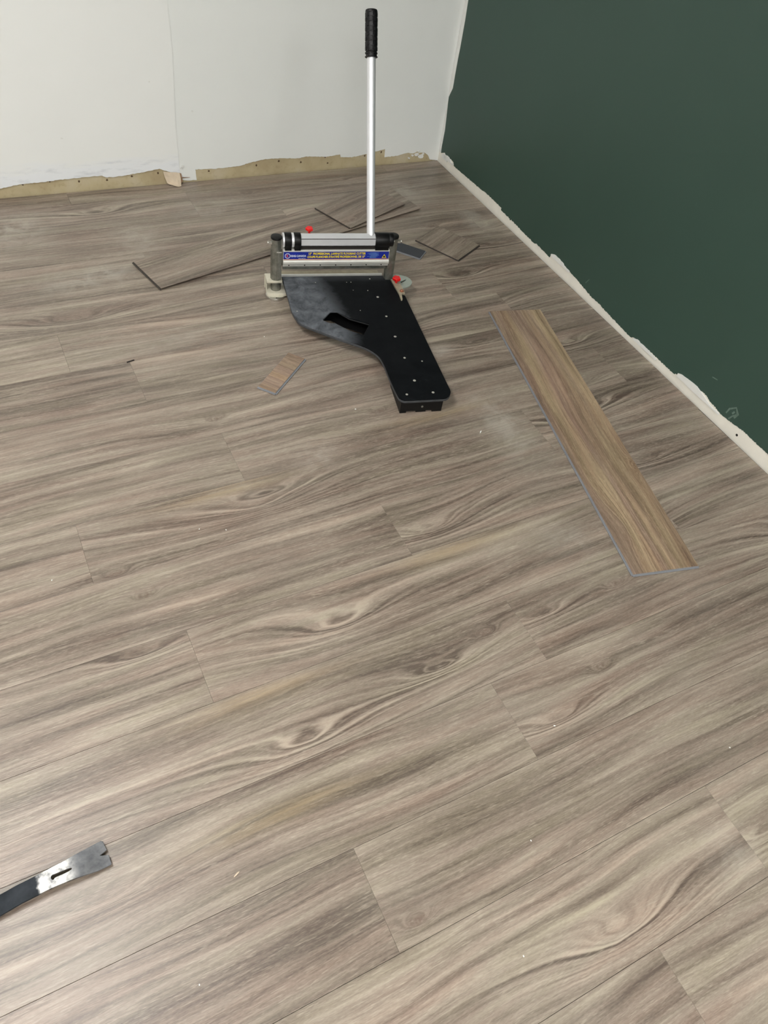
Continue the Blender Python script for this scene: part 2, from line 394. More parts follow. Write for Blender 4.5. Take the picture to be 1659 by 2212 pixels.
# torn, folded paper flap hanging over the floor edge
bm = bmesh.new()
grid = [[(1.159,.047,.003),(1.135,.043,.004),(1.113,.041,.005),(1.100,.038,.006)],
        [(1.156,.028,.006),(1.133,.025,.010),(1.112,.022,.014),(1.099,.020,.015)],
        [(1.150,.008,.010),(1.130,.006,.018),(1.112,.004,.026),(1.101,.004,.022)],
        [(1.146,.006,.018),(1.126,.003,.030),(1.114,.0015,.036),(1.103,.001,.030)]]
gv = [[bm.verts.new((a, c, b)) for a, b, c in row] for row in grid]
for i in range(3):
    for j in range(3): bm.faces.new((gv[i][j], gv[i][j+1], gv[i+1][j+1], gv[i+1][j]))
fl = bm_link('paper_flap', bm, M_flap, wb, smooth=False); sd = fl.modifiers.new('s', 'SOLIDIFY'); sd.thickness = .0008
bm = bmesh.new()
for q in ([(1.100,.037,.003),(1.094,.034,.003),(1.092,.010,.010),(1.101,.004,.020)], [(1.101,.022,.006),(1.062,.018,.004),(1.064,.0165,.002),(1.100,.016,.002)]):
    vs = [bm.verts.new((a, c, b)) for a, b, c in q]; bm.faces.new(vs)
fl = bm_link('torn_edge', bm, M_flapb, wb); sd = fl.modifiers.new('s', 'SOLIDIFY'); sd.thickness = .0008
for (sx, z, r) in ((1.0368,.2495,.004),(1.1751,.3508,.0035),(1.4841,.1863,.004),(1.085,.06,.006),(1.092,.052,.004)):
    pts = [(sx+math.cos(a)*r*random.uniform(.6,1.2), z+math.sin(a)*r*random.uniform(.5,1)) for a in [i*math.pi/4 for i in range(8)]]
    skin('paint_blister', pts, .0015, .0032, M_caulk, wb)

# right wall: white plaster core, green paint on it ending in a ragged cut line
bm = bmesh.new(); box(bm, -.05, 5.0, .0012, .12, -.02, CEIL)
wr = bm_link('wall_right', bm, M_gyp, None, kind='structure'); wr.matrix_world = MR
low = [(.0196,.0376),(.045,.050),(.075,.040),(.09,.046),(.1221,.0442),(.1327,.032),(.3567,.0391),(.3736,.0425),(.5013,.0406),(.502,.0316),(.5696,.0311),(.7372,.0247),(.7501,.03),(.8404,.0263),(.8447,.0411),(.8768,.0504),(.9252,.0439),(1.044,.0318),(1.1041,.0239),(1.1335,.0263),(1.2258,.0194),(1.3188,.0146),(1.3372,.023),(1.4151,.0259),(1.5314,.0255),(1.5463,.0334),(1.5933,.0428),(1.6597,.0488),(1.6843,.0425),(1.721,.0379),(1.7387,.0336),(1.8341,.0449),(1.9189,.0428),(2.3,.035),(2.9,.045),(3.6,.03),(4.95,.04)]
vert = [(.0184,.0393),(.0160,.0639),(.0185,.1276),(.0120,.18),(.0060,.2236),(.0035,.2521),(.0225,.2919),(.0216,.3741),(.0236,.4422),(.0246,.5228),(.0215,.5915),(.02,.9),(.021,1.5),(.02,CEIL)]
out = rag(low, .004, .0016)+[(4.95,CEIL)]+rag(vert[::-1], .02, .0008)
skin('green_paint_skin', out, .0012, 0, M_green, wr)
# caulk thickened along the corner and filler ridges over the cut
skin('corner_filler', [(.002,.038)]+[(a-.0008, b) for a, b in vert[:-1]]+[(.020,CEIL-.01),(.002,CEIL-.01)], .0012, -.0010, M_caulk, wr)
for (a0, a1, z0, z1, ph) in ((.05,.125,.038,.048,.5),(.845,.96,.041,.051,0),(1.546,1.735,.033,.050,0),(.03,.075,.030,.045,0),(1.335,1.45,.022,.027,0)):
    n = 14; top = [(a0+(a1-a0)*i/n, z0+(z1-z0)*math.sin(math.pi*min(1,i/n*1.1+.12))+random.uniform(-.002,.002)) for i in range(n+1)]
    bot = [(a0+(a1-a0)*i/n, z0-.006+random.uniform(-.001,.001)) for i in range(n, -1, -1)]
    skin('filler_ridge', top+bot, .001, -.0022, M_caulk, wr)
pts = [(1.8173+math.cos(a)*.004, .0189+math.sin(a)*.004) for a in [i*math.pi/5 for i in range(10)]]
skin('nail_hole', pts, .0013, .0008, M_dark, wr)
pts = [(.5696+.004*math.cos(a), .029+.003*math.sin(a)) for a in [i*math.pi/4 for i in range(8)]]
skin('nail_hole', pts, .0013, .0008, M_dark, wr)
# pale rubbed marks on the green paint: a ring-shaped smear and short strokes
def stroke(pts, w):
    L = []; R = []
    for i, p in enumerate(pts):
        a = Vector(pts[max(0,i-1)]); b = Vector(pts[min(len(pts)-1,i+1)]); d = (b-a).normalized(); nn = Vector((-d.y, d.x))*w*random.uniform(.5,1.1)
        L.append((p[0]+nn.x, p[1]+nn.y)); R.append((p[0]-nn.x, p[1]-nn.y))
    return L+R[::-1]
skin('scuff_mark', stroke([(1.752,.050),(1.755,.068),(1.772,.086),(1.786,.072),(1.782,.055)], .0045), 0, -.0001, M_scuff, wr)
skin('scuff_mark', stroke([(1.786,.072),(1.774,.055),(1.768,.040)], .004), 0, -.0001, M_scuff, wr)
skin('scuff_mark', stroke([(1.770,.062),(1.774,.072)], .003), 0, -.0001, M_scuff, wr)
skin('scuff_mark', stroke([(1.655,.108),(1.675,.112)], .0014), 0, -.0001, M_scuff, wr)
skin('scuff_mark', stroke([(1.050,.050),(1.058,.064),(1.062,.072)], .0014), 0, -.0001, M_scuff, wr)

# ------------------------------------------------------------ floor planks
PW, PL, OY = .18, 1.235, -.027817
JO = {-2:.2,-1:.698,0:.975,1:.293,2:.695,3:.841,4:.158,5:.699,6:.012,7:.415,8:.95,9:.27,10:.112,11:.80,12:.45,13:1.0,14:.70,15:.3}
ARCH = [(.654,.021),(.464,.766),(1.029,.775),(.781,.931),(.42,1.146),(.292,.549),(1.45,1.9),(-.3,1.5),(1.38,1.15),(.9,2.2)]
OVAL = [(.788,.388),(.909,.613),(.618,.586),(-.108,.429),(.06,.85),(1.3,1.55),(.55,2.2),(1.5,.35)]
KNOT = [(.341,.183),(.752,.623),(.945,.45),(.418,1.47),(.985,1.547),(.061,1.064),(.851,1.357),(.42,2.44),(1.50,2.23),(1.12,.62)]
HONEY = [(.36,1.216),(.80,.854),(.458,.845),(1.0,1.29),(.25,.67),(.2,.44)]
def plank_bm(L, Wd, gap=.00022, ch=.0003, h=.0055):
    bm = bmesh.new(); x, y = L/2-gap*.45, Wd/2-gap*1.3
    rings = [(x, y, -h), (x, y, -ch), (x-ch, y-ch, 0)]; V = []
    for a, b, z in rings: V.append([bm.verts.new(q) for q in ((-a,-b,z),(a,-b,z),(a,b,z),(-a,b,z))])
    for i in range(2):
        for k in range(4): bm.faces.new((V[i][k], V[i][(k+1)%4], V[i+1][(k+1)%4], V[i+1][k]))
    bm.faces.new(V[2]); bm.faces.new(V[0][::-1]); return bm
mesh_cache = {}
def wallx(y): return CX+ER.x*((CY-y)/.99998)
def backy(x): return CY+EB.y*((CX-x)/.99965)
def put_props(o, cx, cy_, hx, hy, seed):
    def pick(L):
        for fx, fy in L:
            if abs(fx-cx) < hx and abs(fy-cy_) < hy: return [fx-cx, fy-cy_, 1.0]
        return None
    a = pick(ARCH); v = pick(OVAL); k = pick(KNOT); h = pick(HONEY)
    R = random.Random(seed)
    if a is None: a = [R.uniform(-.5,.5), R.uniform(-.06,.06), 1.0 if R.random() < .3 else 0.0]
    if v is None: v = [R.uniform(-.5,.5), R.uniform(-.06,.06), 1.0 if R.random() < .3 else 0.0]
    if k is None: k = [R.uniform(-.5,.5), R.uniform(-.06,.06), 1.0 if R.random() < .12 else 0.0]
    if h is None: h = [0.0, 0.0, 0.0]
    o['arch'], o['oval'], o['knot'], o['honey'] = a, v, k, h
    o['seed'] = R.uniform(0, 10); o['tone'] = R.random()
np_ = 0
for row in range(-12, 16):
    y0 = OY+row*PW; y1 = y0+PW; cyy = (y0+y1)/2
    jo = JO.get(row, random.Random(row).uniform(0, 1.2))
    top = min(y1, 2.735) if row < 15 else None
    k = math.floor((XL-jo)/PL)
    xs = jo+k*PL
    while xs < CX:
        a, b = max(xs, XL+.002), min(xs+PL, wallx(cyy)-.0035-.0025*random.Random(row*3).random()-.0015)
        xs += PL
        if b-a < .03: continue
        y1c = min(y1, backy((a+b)/2)-.004)
        if y1c-y0 < .01: continue
        ya, yb = backy(a)-.0035, backy(b)-.0035
        L, Wd = round(b-a, 4), round(y1c-y0, 4)
        key = (L, Wd)
        slant = min(y1, ya, yb) < y1
        if slant: key = (L, Wd, a)
        if key not in mesh_cache:
            bm = plank_bm(L, Wd)
            if slant:
                for v in bm.verts:
                    if v.co.y > 0: v.co.y += min(y1, ya+(yb-ya)*(v.co.x/L+.5))-y1c
            me = bpy.data.meshes.new('plank'); bmesh.ops.recalc_face_normals(bm, faces=bm.faces); bm.to_mesh(me); bm.free(); me.materials.append(M_floor); mesh_cache[key] = me
        o = link('plank', mesh_cache[key], None, floor); R = random.Random(np_*17+3)
        o.location = ((a+b)/2, (y0+y1c)/2, R.uniform(-.00012, .00012))
        o.rotation_euler = (R.uniform(-.0004,.0004), R.uniform(-.00008,.00008), 0)
        put_props(o, (a+b)/2, (y0+y1c)/2, L/2, Wd/2, np_*31+5); np_ += 1

# ------------------------------------------------------------ ceiling panels (outside the frame)
LL = ['square-cornered white ceiling light panel over the left side of the floor', 'white ceiling light panel behind the camera on the left', 'white ceiling light panel behind the camera near the green wall']
for ((lx, ly), rad), lab in zip(LIGHTS, LL):
    t = thing('ceiling_light', lab, 'ceiling light', (lx, ly, CEIL), 0, 'ceiling light panels')
    bm = bmesh.new()
    for q in ((-.32,.32,-.62,-.60),(-.32,.32,.60,.62),(-.32,-.30,-.60,.60),(.30,.32,-.60,.60)): box(bm, q[0], q[1], q[2], q[3], -.03, 0)
    bm_link('frame', bm, M_ceil, t)
    bm = bmesh.new(); box(bm, -.30, .30, -.60, .60, -.02, -.002); bm_link('diffuser', bm, emis('lit_diffuser', rad), t)

# ------------------------------------------------------------ loose planks and offcuts
def loose(name, label, cat, p0, p1, width, seed, mat, z=0, lips=('x0',), groove=False, core=None, group=None, props=None, grain_short=False, tilt=0):
    "p0 -> p1: the near long edge; the piece lies to the left of that direction"
    p0, p1 = Vector((*p0, 0)), Vector((*p1, 0)); d = p1-p0; L = d.length; ang = math.atan2(d.y, d.x)
    t = thing(name, label, cat, (p0.x, p0.y, z), ang, group); t.rotation_euler[1] = tilt
    R = random.Random(seed)
    # core with a stepped locking lip, wear layer with the print on top
    bm = bmesh.new(); box(bm, 0, L, .0075 if groove else 0, width, .0008, .0050, .0003); bm_link('core', bm, core or M_core, t)
    bm = bmesh.new()
    m = .0022
    X, Y = (L-m*1.2, width-m)
    if grain_short:      # grain runs across the piece: build with its own rotated frame
        bm2 = plank_bm(Y, X, 0, .0004, .0014); o = bm_link('wear_layer', bm2, mat, t); o.rotation_euler = (0,0,math.pi/2)
    else:
        bm2 = plank_bm(X, Y, 0, .0004, .0014); o = bm_link('wear_layer', bm2, mat, t)
    bm.free()
    o.location = (L/2, width/2, .0064)
    o['seed'] = R.uniform(0,10); o['tone'] = R.uniform(.3,.6)
    for k in ('arch','oval','knot','honey'): o[k] = [0.0,0.0,0.0]
    if props:
        for k, v in props.items(): o[k] = v
    for e in lips:
        bm = bmesh.new()
        if e == 'x0': box(bm, -.0034, .001, .0, width, .0012, .0030, .0002)
        if e == 'y0': box(bm, .0, L, -.0034, .001, .0012, .0030, .0002)
        if e == 'y1': box(bm, .0, L, width-.001, width+.0034, .0012, .0030, .0002)
        bm_link('locking_lip', bm, core or M_core, t)
    bm = bmesh.new(); box(bm, .0005, L-.0005, .0085 if groove else .0005, width-.0005, 0, .0008); bm_link('underlay', bm, M_back, t)
    return t
# long plank: near end (1.169,.619)-(1.350,.579); runs away to (1.418,1.676)-(1.591,1.639)
lp = loose('loose_plank', 'long warm brown plank with dark streaks lying across the laid floor near the green wall', 'plank', (1.3502,.5793), (1.5955,1.6370), .1835, 11, M_warm, lips=('x0','y1'),
           props={'arch': [-.40,.045,.7], 'knot': [-.19,-.083,1.0], 'tone': .62, 'seed': 2.35})
loose('loose_plank', 'long grey-brown vinyl plank lying askew on the laid floor behind the flooring cutter', 'plank', (.4464,2.0845), (1.52,2.349), .176, 23, M_loose, z=.0015, groove=True, core=M_core2, props={'tone': .42, 'seed': 6.1})
loose('plank_offcut', 'short plank piece lying on top of the long plank behind the cutter handle', 'plank', (1.1826,2.266), (1.4686,2.3825), .183, 31, M_loose, lips=(), groove=True, core=M_core2, z=.0082, props={'knot': [-.10,-.055,1.0], 'tone': .40, 'seed': 3.2})
loose('plank_offcut', 'squarish grey-brown plank piece lying alone right of the cutter near the white band', 'plank', (1.4744,1.9845), (1.6081,2.0559), .185, 37, M_loose, lips=('y0',), core=M_core2, props={'tone': .45, 'seed': 8.2})
loose('plank_offcut', 'small striped offcut lying alone on the floor left of the cutter board', 'plank', (.6031,1.5113), (.7408,1.6292), .056, 41, M_warm, lips=('x0','y0'), grain_short=True, props={'tone': .95, 'seed': 1.2})
# offcut lying face down: charcoal foam side up
d0, d1 = Vector((1.3431,2.0287,0)), Vector((1.2150,2.1790,0))
t = thing('plank_offcut', 'narrow offcut lying face down with its charcoal underside showing behind the right post', 'plank', d0, math.atan2(d1.y-d0.y, d1.x-d0.x))
L = (d1-d0).length
bm = bmesh.new(); box(bm, 0, L, -.063, 0, .0003, .0032, .0003); bm_link('core', bm, M_core, t)
bm = bmesh.new(); box(bm, .003, L-.003, -.0615, -.006, .0032, .0056, .0004); bm_link('underlay', bm, M_back, t)

# ------------------------------------------------------------ flooring cutter
CO = (.778, 1.9565, 0); CA = math.atan2(-.24343, .96992)
ct = thing('flooring_cutter', 'black and silver hand lever flooring cutter standing on the vinyl floor', 'cutter', CO, CA)
ZD = .05
edge = [(.0212,.0345),(.0256,-.0802),(.0269,-.1451),(.0353,-.1864),(.0477,-.2148),(.105,-.26),(.1638,-.3019),(.2159,-.337),(.245,-.3735),(.2545,-.4139),(.2578,-.4803),(.2604,-.5233),(.2635,-.5560),(.2658,-.5680),(.2712,-.5755),(.2790,-.5795),(.3000,-.5803),(.3904,-.5803),(.3990,-.5790),(.4083,-.5734),(.4150,-.5650),(.4188,-.5558),(.4200,-.5440),(.4185,-.5200),(.4114,-.3655),(.3995,-.0854),(.3870,-.0152),(.3800,.0035),(.3700,.0345)]
sm = []
for i, p in enumerate(edge):
    sm.append(p)
    if 1 <= i < 12:
        p0, p1, p2, p3 = Vector(edge[i-1]), Vector(p), Vector(edge[i+1]), Vector(edge[i+2])
        for t_ in (.33, .66):
            q = .5*((2*p1)+(-p0+p2)*t_+(2*p0-5*p1+4*p2-p3)*t_*t_+(-p0+3*p1-3*p2+p3)*t_**3); sm.append((q.x, q.y))
hole = [(.1127,-.2021),(.1444,-.1600),(.1671,-.1610),(.1966,-.1930),(.2541,-.2239),(.2235,-.2809),(.185,-.2578),(.149,-.2193),(.1323,-.2185)]
def rnd(L, r=.006):
    out = []
    for i, p in enumerate(L):
        a, b, c = Vector(L[i-1]), Vector(p), Vector(L[(i+1) % len(L)])
        u, v = (a-b).normalized()*r, (c-b).normalized()*r
        for t_ in (0, .5, 1):
            q = (b+u)*(1-t_)**2+b*2*t_*(1-t_)+(b+v)*t_**2; out.append((q.x, q.y))
    return out
me = curve_mesh([sm, rnd(hole, .003)], .005, .0010, 3); me.transform(Matrix.Translation((0,0,ZD-.0025)))
deck = link('deck_board', me, M_deck, ct)
# worn pale edge band of the board below its black face
me = curve_mesh([sm, [((x-.18)*1.12+.18, (y+.22)*1.2-.22) for x, y in hole]], .0075, .0010, 2); me.transform(Matrix.Translation((0,0,ZD-.0087)))
link('edge_band', me, M_edge, ct)
# black plates added under the hand hole to make the opening look dark
me = curve_mesh([[(.085,-.150),(.120,-.150),(.149,-.152),(.185,-.190),(.2235,-.213),(.262,-.250),(.30,-.250),(.30,-.06),(.085,-.06)]], .002); me.transform(Matrix.Translation((0,0,.012)))
link('hole_darkening_plate', me, M_blackmetal, ct)
bm = bmesh.new(); box(bm, .084, .086, -.150, -.06, .011, .038); bm_link('darkening_plate_side', bm, M_blackmetal, ct)
bm = bmesh.new(); box(bm, .30, .302, -.25, -.06, .011, .038); bm_link('darkening_plate_side', bm, M_blackmetal, ct)
SCR = [(.3037,.0151,.0026),(.3082,-.0879,.0042),(.3132,-.1916,.0036),(.3175,-.2947,.0042),(.3223,-.3969,.0036),(.3706,-.4153,.0026),(.3264,-.5001,.0042),(.2902,-.5574,.0036),(.3671,-.5546,.0040),(.0427,-.1546,.0018),(.2379,-.1577,.0016),(.2835,-.051,.0020),(.224,-.0028,.0014),(.2381,-.0024,.0016),(.2367,-.0476,.0013),(.1232,-.0017,.0014)]
for i, (x, y, r) in enumerate(SCR):
    bm = bmesh.new(); cyl(bm, (x, y, ZD-.001), (x, y, ZD+.0005), r, seg=14, bev=.0003)
    bm_link('screw', bm, M_screw, ct, smooth=True)
# sheet-steel channel foot under the narrow end
bm = bmesh.new()
for q in ((.2715,.3931,-.5775,-.5755,.006,.038),(.2715,.290,-.5775,-.5755,0,.006),(.318,.347,-.5775,-.5755,.0015,.006),(.365,.3931,-.5775,-.5755,0,.006),
          (.2715,.2735,-.5755,-.46,0,.038),(.3911,.3931,-.5755,-.36,0,.038),(.2715,.3931,-.5755,-.36,.034,.038)): box(bm, *q)
bm_link('foot_channel', bm, M_blackmetal, ct)
bm = bmesh.new(); cyl(bm, (.334,-.5775,.021), (.334,-.579,.021), .0032, seg=14); bm_link('rivet', bm, M_steel, ct)
# base beam under the blade, with the pale fence strip at the back of the board
bm = bmesh.new(); sweep(bm, [(.042,0),(.105,0),(.105,.026),(.100,.030),(.042,.030)], .012, .349); bm_link('base_beam', bm, M_brassy, ct)
bm = bmesh.new(); box(bm, .0185, .3485, .0350, .0395, .018, .0565, .0008); bm_link('fence', bm, M_aluw, ct)
# posts
for side, x in (('left', 0.0), ('right', .3664)):
    yc = .018 if side == 'left' else .024
    z0 = .010 if side == 'left' else ZD
    bm = bmesh.new(); cyl(bm, (x, yc, z0), (x, yc, .192), .0158, seg=32); p = bm_link('post', bm, M_steel, ct, smooth=True)
    if side == 'left':
        bm = bmesh.new(); cyl(bm, (x, yc, .0568), (x, yc, .155), .0172, seg=8); box(bm, .001, .0145, yc-.0185, yc-.006, .060, .153, .0012); bm_link('guide_sleeve', bm, M_steel, p)
        bm = bmesh.new(); box(bm, -.001, .0145, yc-.0192, yc-.014, .1525, .156, .0008); bm_link('stop_ledge', bm, M_bright, p)
    else:
        bm = bmesh.new(); box(bm, x-.0135, x-.001, yc-.0175, yc-.006, .051, .185, .0012); bm_link('guide_sleeve', bm, M_steel, p)
        bm = bmesh.new(); box(bm, x-.012, x+.001, yc-.0192, yc-.014, .185, .1885, .0008); bm_link('stop_ledge', bm, M_bright, p)
    bm = bmesh.new(); cyl(bm, (x, yc, .191), (x, yc, .1985), .0176, .0168, seg=32, bev=.0018); bm_link('end_cap', bm, M_rubber, p, smooth=True)
    sx = -1 if side == 'left' else 1
    bm = bmesh.new(); cyl(bm, (x+sx*.014, yc-.002, .178), (x+sx*.0235, yc-.002, .178), .0062, seg=6); cyl(bm, (x+sx*.0235, yc-.002, .178), (x+sx*.0275, yc-.002, .178), .0042, seg=16, bev=.001)
    bm_link('axle_bolt', bm, M_bright, p)
# rusty band on the left post is part of its steel material
# rotating rod with the two black collars
RY, RZ, RR = .022, .183, .0192
bm = bmesh.new()
DEG = [52, 88, 140, 141.5, 142, 145.5, 146, 148, 205, 215, 250, 290, 330, 0, 26]
RAD = [1.02, 1.04, 1.04, 1.02, .86, .86, 1.02, 1.04, 1.04, .98, 1, 1, 1, 1, 1]
sweep(bm, [(RY+math.cos(math.radians(a))*RR*k, RZ+math.sin(math.radians(a))*RR*k) for a, k in zip(DEG, RAD)], .020, .352); rod = bm_link('pivot_rod', bm, M_alu, ct)
bm = bmesh.new(); sweep(bm, [(RY+math.cos(math.radians(a))*RR*k, RZ+math.sin(math.radians(a))*RR*k) for a, k in ((140.2, 1.0), (140.2, 1.035), (146.5, 1.035), (146.5, 1.0))], .0735, .3055); bm_link('groove_shade_strip', bm, M_dark, rod)  # black inlay painting in the shade of the groove
bm = bmesh.new(); box(bm, .0735, .3055, .0060, .030, .1600, .1680); bm_link('gap_shade_strip', bm, M_dark, rod)  # black strip standing in for the shade in the gap under the rod
def collar(x0, x1):
    bm = bmesh.new(); cyl(bm, (x0, RY, RZ), (x1, RY, RZ), .0225, seg=32, bev=.0012)
    box(bm, x0+.0008, x1-.0008, RY-.0215, RY+.012, .1585, RZ, .0015)
    return bm_link('collar', bm, M_rubber, ct, smooth=True)
collar(.0235,.0455); collar(.0525,.0735); collar(.3055,.3500)
bm = bmesh.new(); cyl(bm, (.3490,RY,RZ+.001), (.3640,RY,RZ+.001), .0215, seg=28, bev=.002); bm_link('collar_end', bm, M_rubber, ct, smooth=True)
for x0, x1, r in ((.0185,.0235,.0215),(.0455,.0525,.0212)):
    bm = bmesh.new(); cyl(bm, (x0,RY,RZ), (x1,RY,RZ), r, seg=32); bm_link('collar_ring', bm, M_alu, ct, smooth=True)
# pressing head
H0, H1 = .0190, .3535
bm = bmesh.new()
sweep(bm, [(.001,.1305),(.001,.1555),(-.001,.158),(.002,.1598),(.010,.1610),(.042,.1610),(.042,.104),(.004,.104),(.002,.106),(.002,.1135),(-.004,.1150),(-.0055,.118),(-.0055,.1245),(-.004,.1285),(.001,.1295)], H0, H1)
head = bm_link('pressing_head', bm, M_aluw, ct)
for i in range(7):
    x = .0375+.0490*i
    bm = bmesh.new(); cyl(bm, (x, .0021, .1095), (x, .0012, .1095), .0019, seg=12); bm_link('screw_hole', bm, M_dark, head)
bm = bmesh.new(); sweep(bm, [(.012,.090),(.0145,.088),(.018,.092),(.018,.1045),(.012,.1045)], .0195, .351); bm_link('blade', bm, M_steel, ct)
bm = bmesh.new(); box(bm, .0195, .351, .0185, .040, .0955, .1040); bm_link('blade_holder', bm, M_blackmetal, ct)
# printed nameplate
bm = bmesh.new(); box(bm, H0+.0012, H1-.0015, .0003, .0012, .1312, .1550); lab = bm_link('nameplate', bm, M_blue, ct)
bm = bmesh.new(); box(bm, H0+.0012, H1-.0015, .0000, .0010, .1296, .1309); bm_link('orange_line', bm, M_orange, lab)
YT = .0001
def put_text(body, x, z, size, width, mat, name='lettering', shear=0, bold=0):
    me = text_mesh(body, size, 1, .00015, shear, bold); xs = [v.co.x for v in me.vertices]; k = width/(max(xs)-min(xs)); me.transform(Matrix.Diagonal((k,1,1,1)))
    me.transform(Matrix.Rotation(math.pi/2, 4, 'X')); o = link(name, me, mat, lab); o.location = (x, YT, z); return o
put_text('13"  PROFESSIONAL LAMINATE FLOORING CUTTER', .0960, .1490, .0098, .180, M_yellow, bold=.0004)
put_text('COUPE PLANCHER STRATIFI\u00c9 PROFESSIONNEL DE 13"', .0935, .1384, .0094, .182, M_yellow, bold=.0004)
put_text('KING CANADA', .0420, .1418, .0088, .0475, M_cream, bold=.0003)
put_text('kingcanada.com', .0660, .1338, .0040, .022, M_cream)
def disc(x, z, r, mat, name, y=YT):
    bm = bmesh.new(); cyl(bm, (x, y+.0002, z), (x, y-.0002, z), r, seg=28); return bm_link(name, bm, mat, lab)
disc(.0325,.1425,.0085,M_cream,'logo_ring'); disc(.0325,.1425,.0066,M_blue,'logo_field',YT-.0002); 
put_text('K', .0290, .1425, .0105, .0068, M_logo, 'logo_letter', bold=.0006).location.y = YT-.0005
bm = bmesh.new(); R = random.Random(5)
for i in range(11):
    a = .282+R.uniform(0,.012); b = .322-R.uniform(0,.012); z = .1335+i*.0018; box(bm, a, b, YT-.0002, YT+.0002, z, z+.0012)
bm_link('plank_picture', bm, M_lblue, lab)
for (s, mat, dy) in ((1.0, M_yellow, 0), (.62, M_dark, -.0003)):
    bm = bmesh.new(); vs = [(.3375-.0075*s, .1385-.0045*s), (.3375+.0075*s, .1385-.0045*s), (.3375, .1385+.0085*s)]
    a = [bm.verts.new((x, YT+dy+.0002, z)) for x, z in vs]; b = [bm.verts.new((x, YT+dy-.0002, z)) for x, z in vs]
    bm.faces.new(a); bm.faces.new(b[::-1])
    for i in range(3): bm.faces.new((a[i], a[(i+1)%3], b[(i+1)%3], b[i]))
    bm_link('warning_triangle', bm, mat, lab)
# lever
th = math.radians(28.0); HX = .2935; hd = Vector((.004, math.sin(th), math.cos(th))).normalized(); hb = Vector((HX, RY, RZ))
hp = lambda l: hb+hd*l
bm = bmesh.new(); cyl(bm, hp(.008), hp(.500), .0125, seg=32); lever = bm_link('lever_tube', bm, M_alu, ct, smooth=True)
bm = bmesh.new(); cyl(bm, hp(.493), hp(.496), .0185, seg=32, bev=.001); cyl(bm, hp(.496), hp(.502), .0160, seg=32); cyl(bm, hp(.502), hp(.506), .0180, seg=32, bev=.001)
cyl(bm, hp(.506), hp(.609), .0163, seg=32, bev=.003); cyl(bm, hp(.602), hp(.611), .0178, .0165, seg=32, bev=.0025)
# raised scales round the grip
q = hd.to_track_quat('Z', 'Y')
for r_ in range(8):
    for k in range(6):
        a = (k+.5*(r_ % 2))*math.pi/3; z = .512+r_*.0118
        pts = []
        for (da, dz) in ((-.50,.000),(-.46,.0075),(0,.0112),(.46,.0075),(.50,.000),(.25,-.0022),(0,-.003),(-.25,-.0022)):
            pts.append((a+da*.9, z+dz*.92))
        vo = [bm.verts.new(hp(0)+q @ Vector((math.cos(A)*.0179, math.sin(A)*.0179, Z))) for A, Z in pts]
        vi = [bm.verts.new(hp(0)+q @ Vector((math.cos(A)*.0158, math.sin(A)*.0158, Z))) for A, Z in pts]
        cc = bm.verts.new(hp(0)+q @ Vector((math.cos(a)*.0186, math.sin(a)*.0186, z+.004)))
        for i in range(8): bm.faces.new((vo[i], vo[(i+1)%8], cc)); bm.faces.new((vo[i], vi[i], vi[(i+1)%8], vo[(i+1)%8]))
bm_link('grip', bm, M_grip, ct)
# red lobed knobs
def knob(base, h, r, up_=Vector((0,0,1))):
    bm = bmesh.new(); n = 20; rings = []
    q = up_.to_track_quat('Z', 'Y')
    for (hh, k) in ((0,.30),(.25,.38),(.40,.72),(.60,.98),(.90,1.0),(1.0,.86)):
        rings.append([bm.verts.new(Vector(base)+q @ Vector((math.cos(2*math.pi*i/n)*r*k*(1+.12*(k > .6)*math.cos(5*2*math.pi*i/n)), math.sin(2*math.pi*i/n)*r*k*(1+.12*(k > .6)*math.cos(5*2*math.pi*i/n)), h*hh))) for i in range(n)])
    for a, b in zip(rings, rings[1:]):
        for i in range(n): bm.faces.new((a[i], a[(i+1)%n], b[(i+1)%n], b[i]))
    bm.faces.new(rings[0][::-1]); bm.faces.new(rings[-1]); return bm
bm = knob((.1035,.046,.1935), .0170, .0108); kn = bm_link('red_knob', bm, M_red, ct, smooth=True)
bm = bmesh.new(); cyl(bm, (.1035,.041,.160), (.1035,.046,.195), .003, seg=14); bm_link('knob_stem', bm, M_steel, kn)
# left foot bracket
bm = bmesh.new()
me = curve_mesh([[(-.031,.042),(-.031,-.006),(-.0285,-.0095),(.016,-.0095),(.022,-.012),(.031,-.010),(.040,0),(.040,.042)]], .010, .0008, 2); me.transform(Matrix.Translation((0,0,.013)))
br = link('foot_bracket', me, M_cast, ct); bm.free()
bm = bmesh.new(); box(bm, -.031, -.0285, .012, .045, .010, .056, .0008); box(bm, -.033, .016, .0385, .045, .008, .0555, .001); bm_link('bracket_web', bm, M_cast, br)
arc = [(-.0295,.044),(-.0295,.014),(-.027,.0125)]+[(-.0165*math.cos(a)+.000, .0095-.004*0+ -.0005-.0*math.sin(a)) for a in ()]+[(-.016,.012),(-.010,.0085),(0,.0065),(.010,.0085),(.016,.012),(.0185,.013),(.0185,.044)]
yl = .018
arc = [(-.0300,.044),(-.0300,.003),(-.0285,-.001),(.0175,-.001),(.0185,.001),(.0185,.044)]
me = curve_mesh([arc, [(math.cos(a)*.0165, yl+math.sin(a)*.0165) for a in [i*math.pi/12 for i in range(24)]]], .0072, .0006, 2); me.transform(Matrix.Translation((0,0,.0528)))
link('clamp_plate', me, M_cast, br)
bm = bmesh.new(); cyl(bm, (-.003,.004,0), (-.003,.004,.0085), .0300, seg=40, bev=.0015); fd = bm_link('foot_pad', bm, M_bright, br, smooth=True)
bm = bmesh.new(); cyl(bm, (-.002,-.0205,.0083), (-.002,-.0205,.0089), .0026, seg=14); bm_link('foot_hole', bm, M_dark, ct)
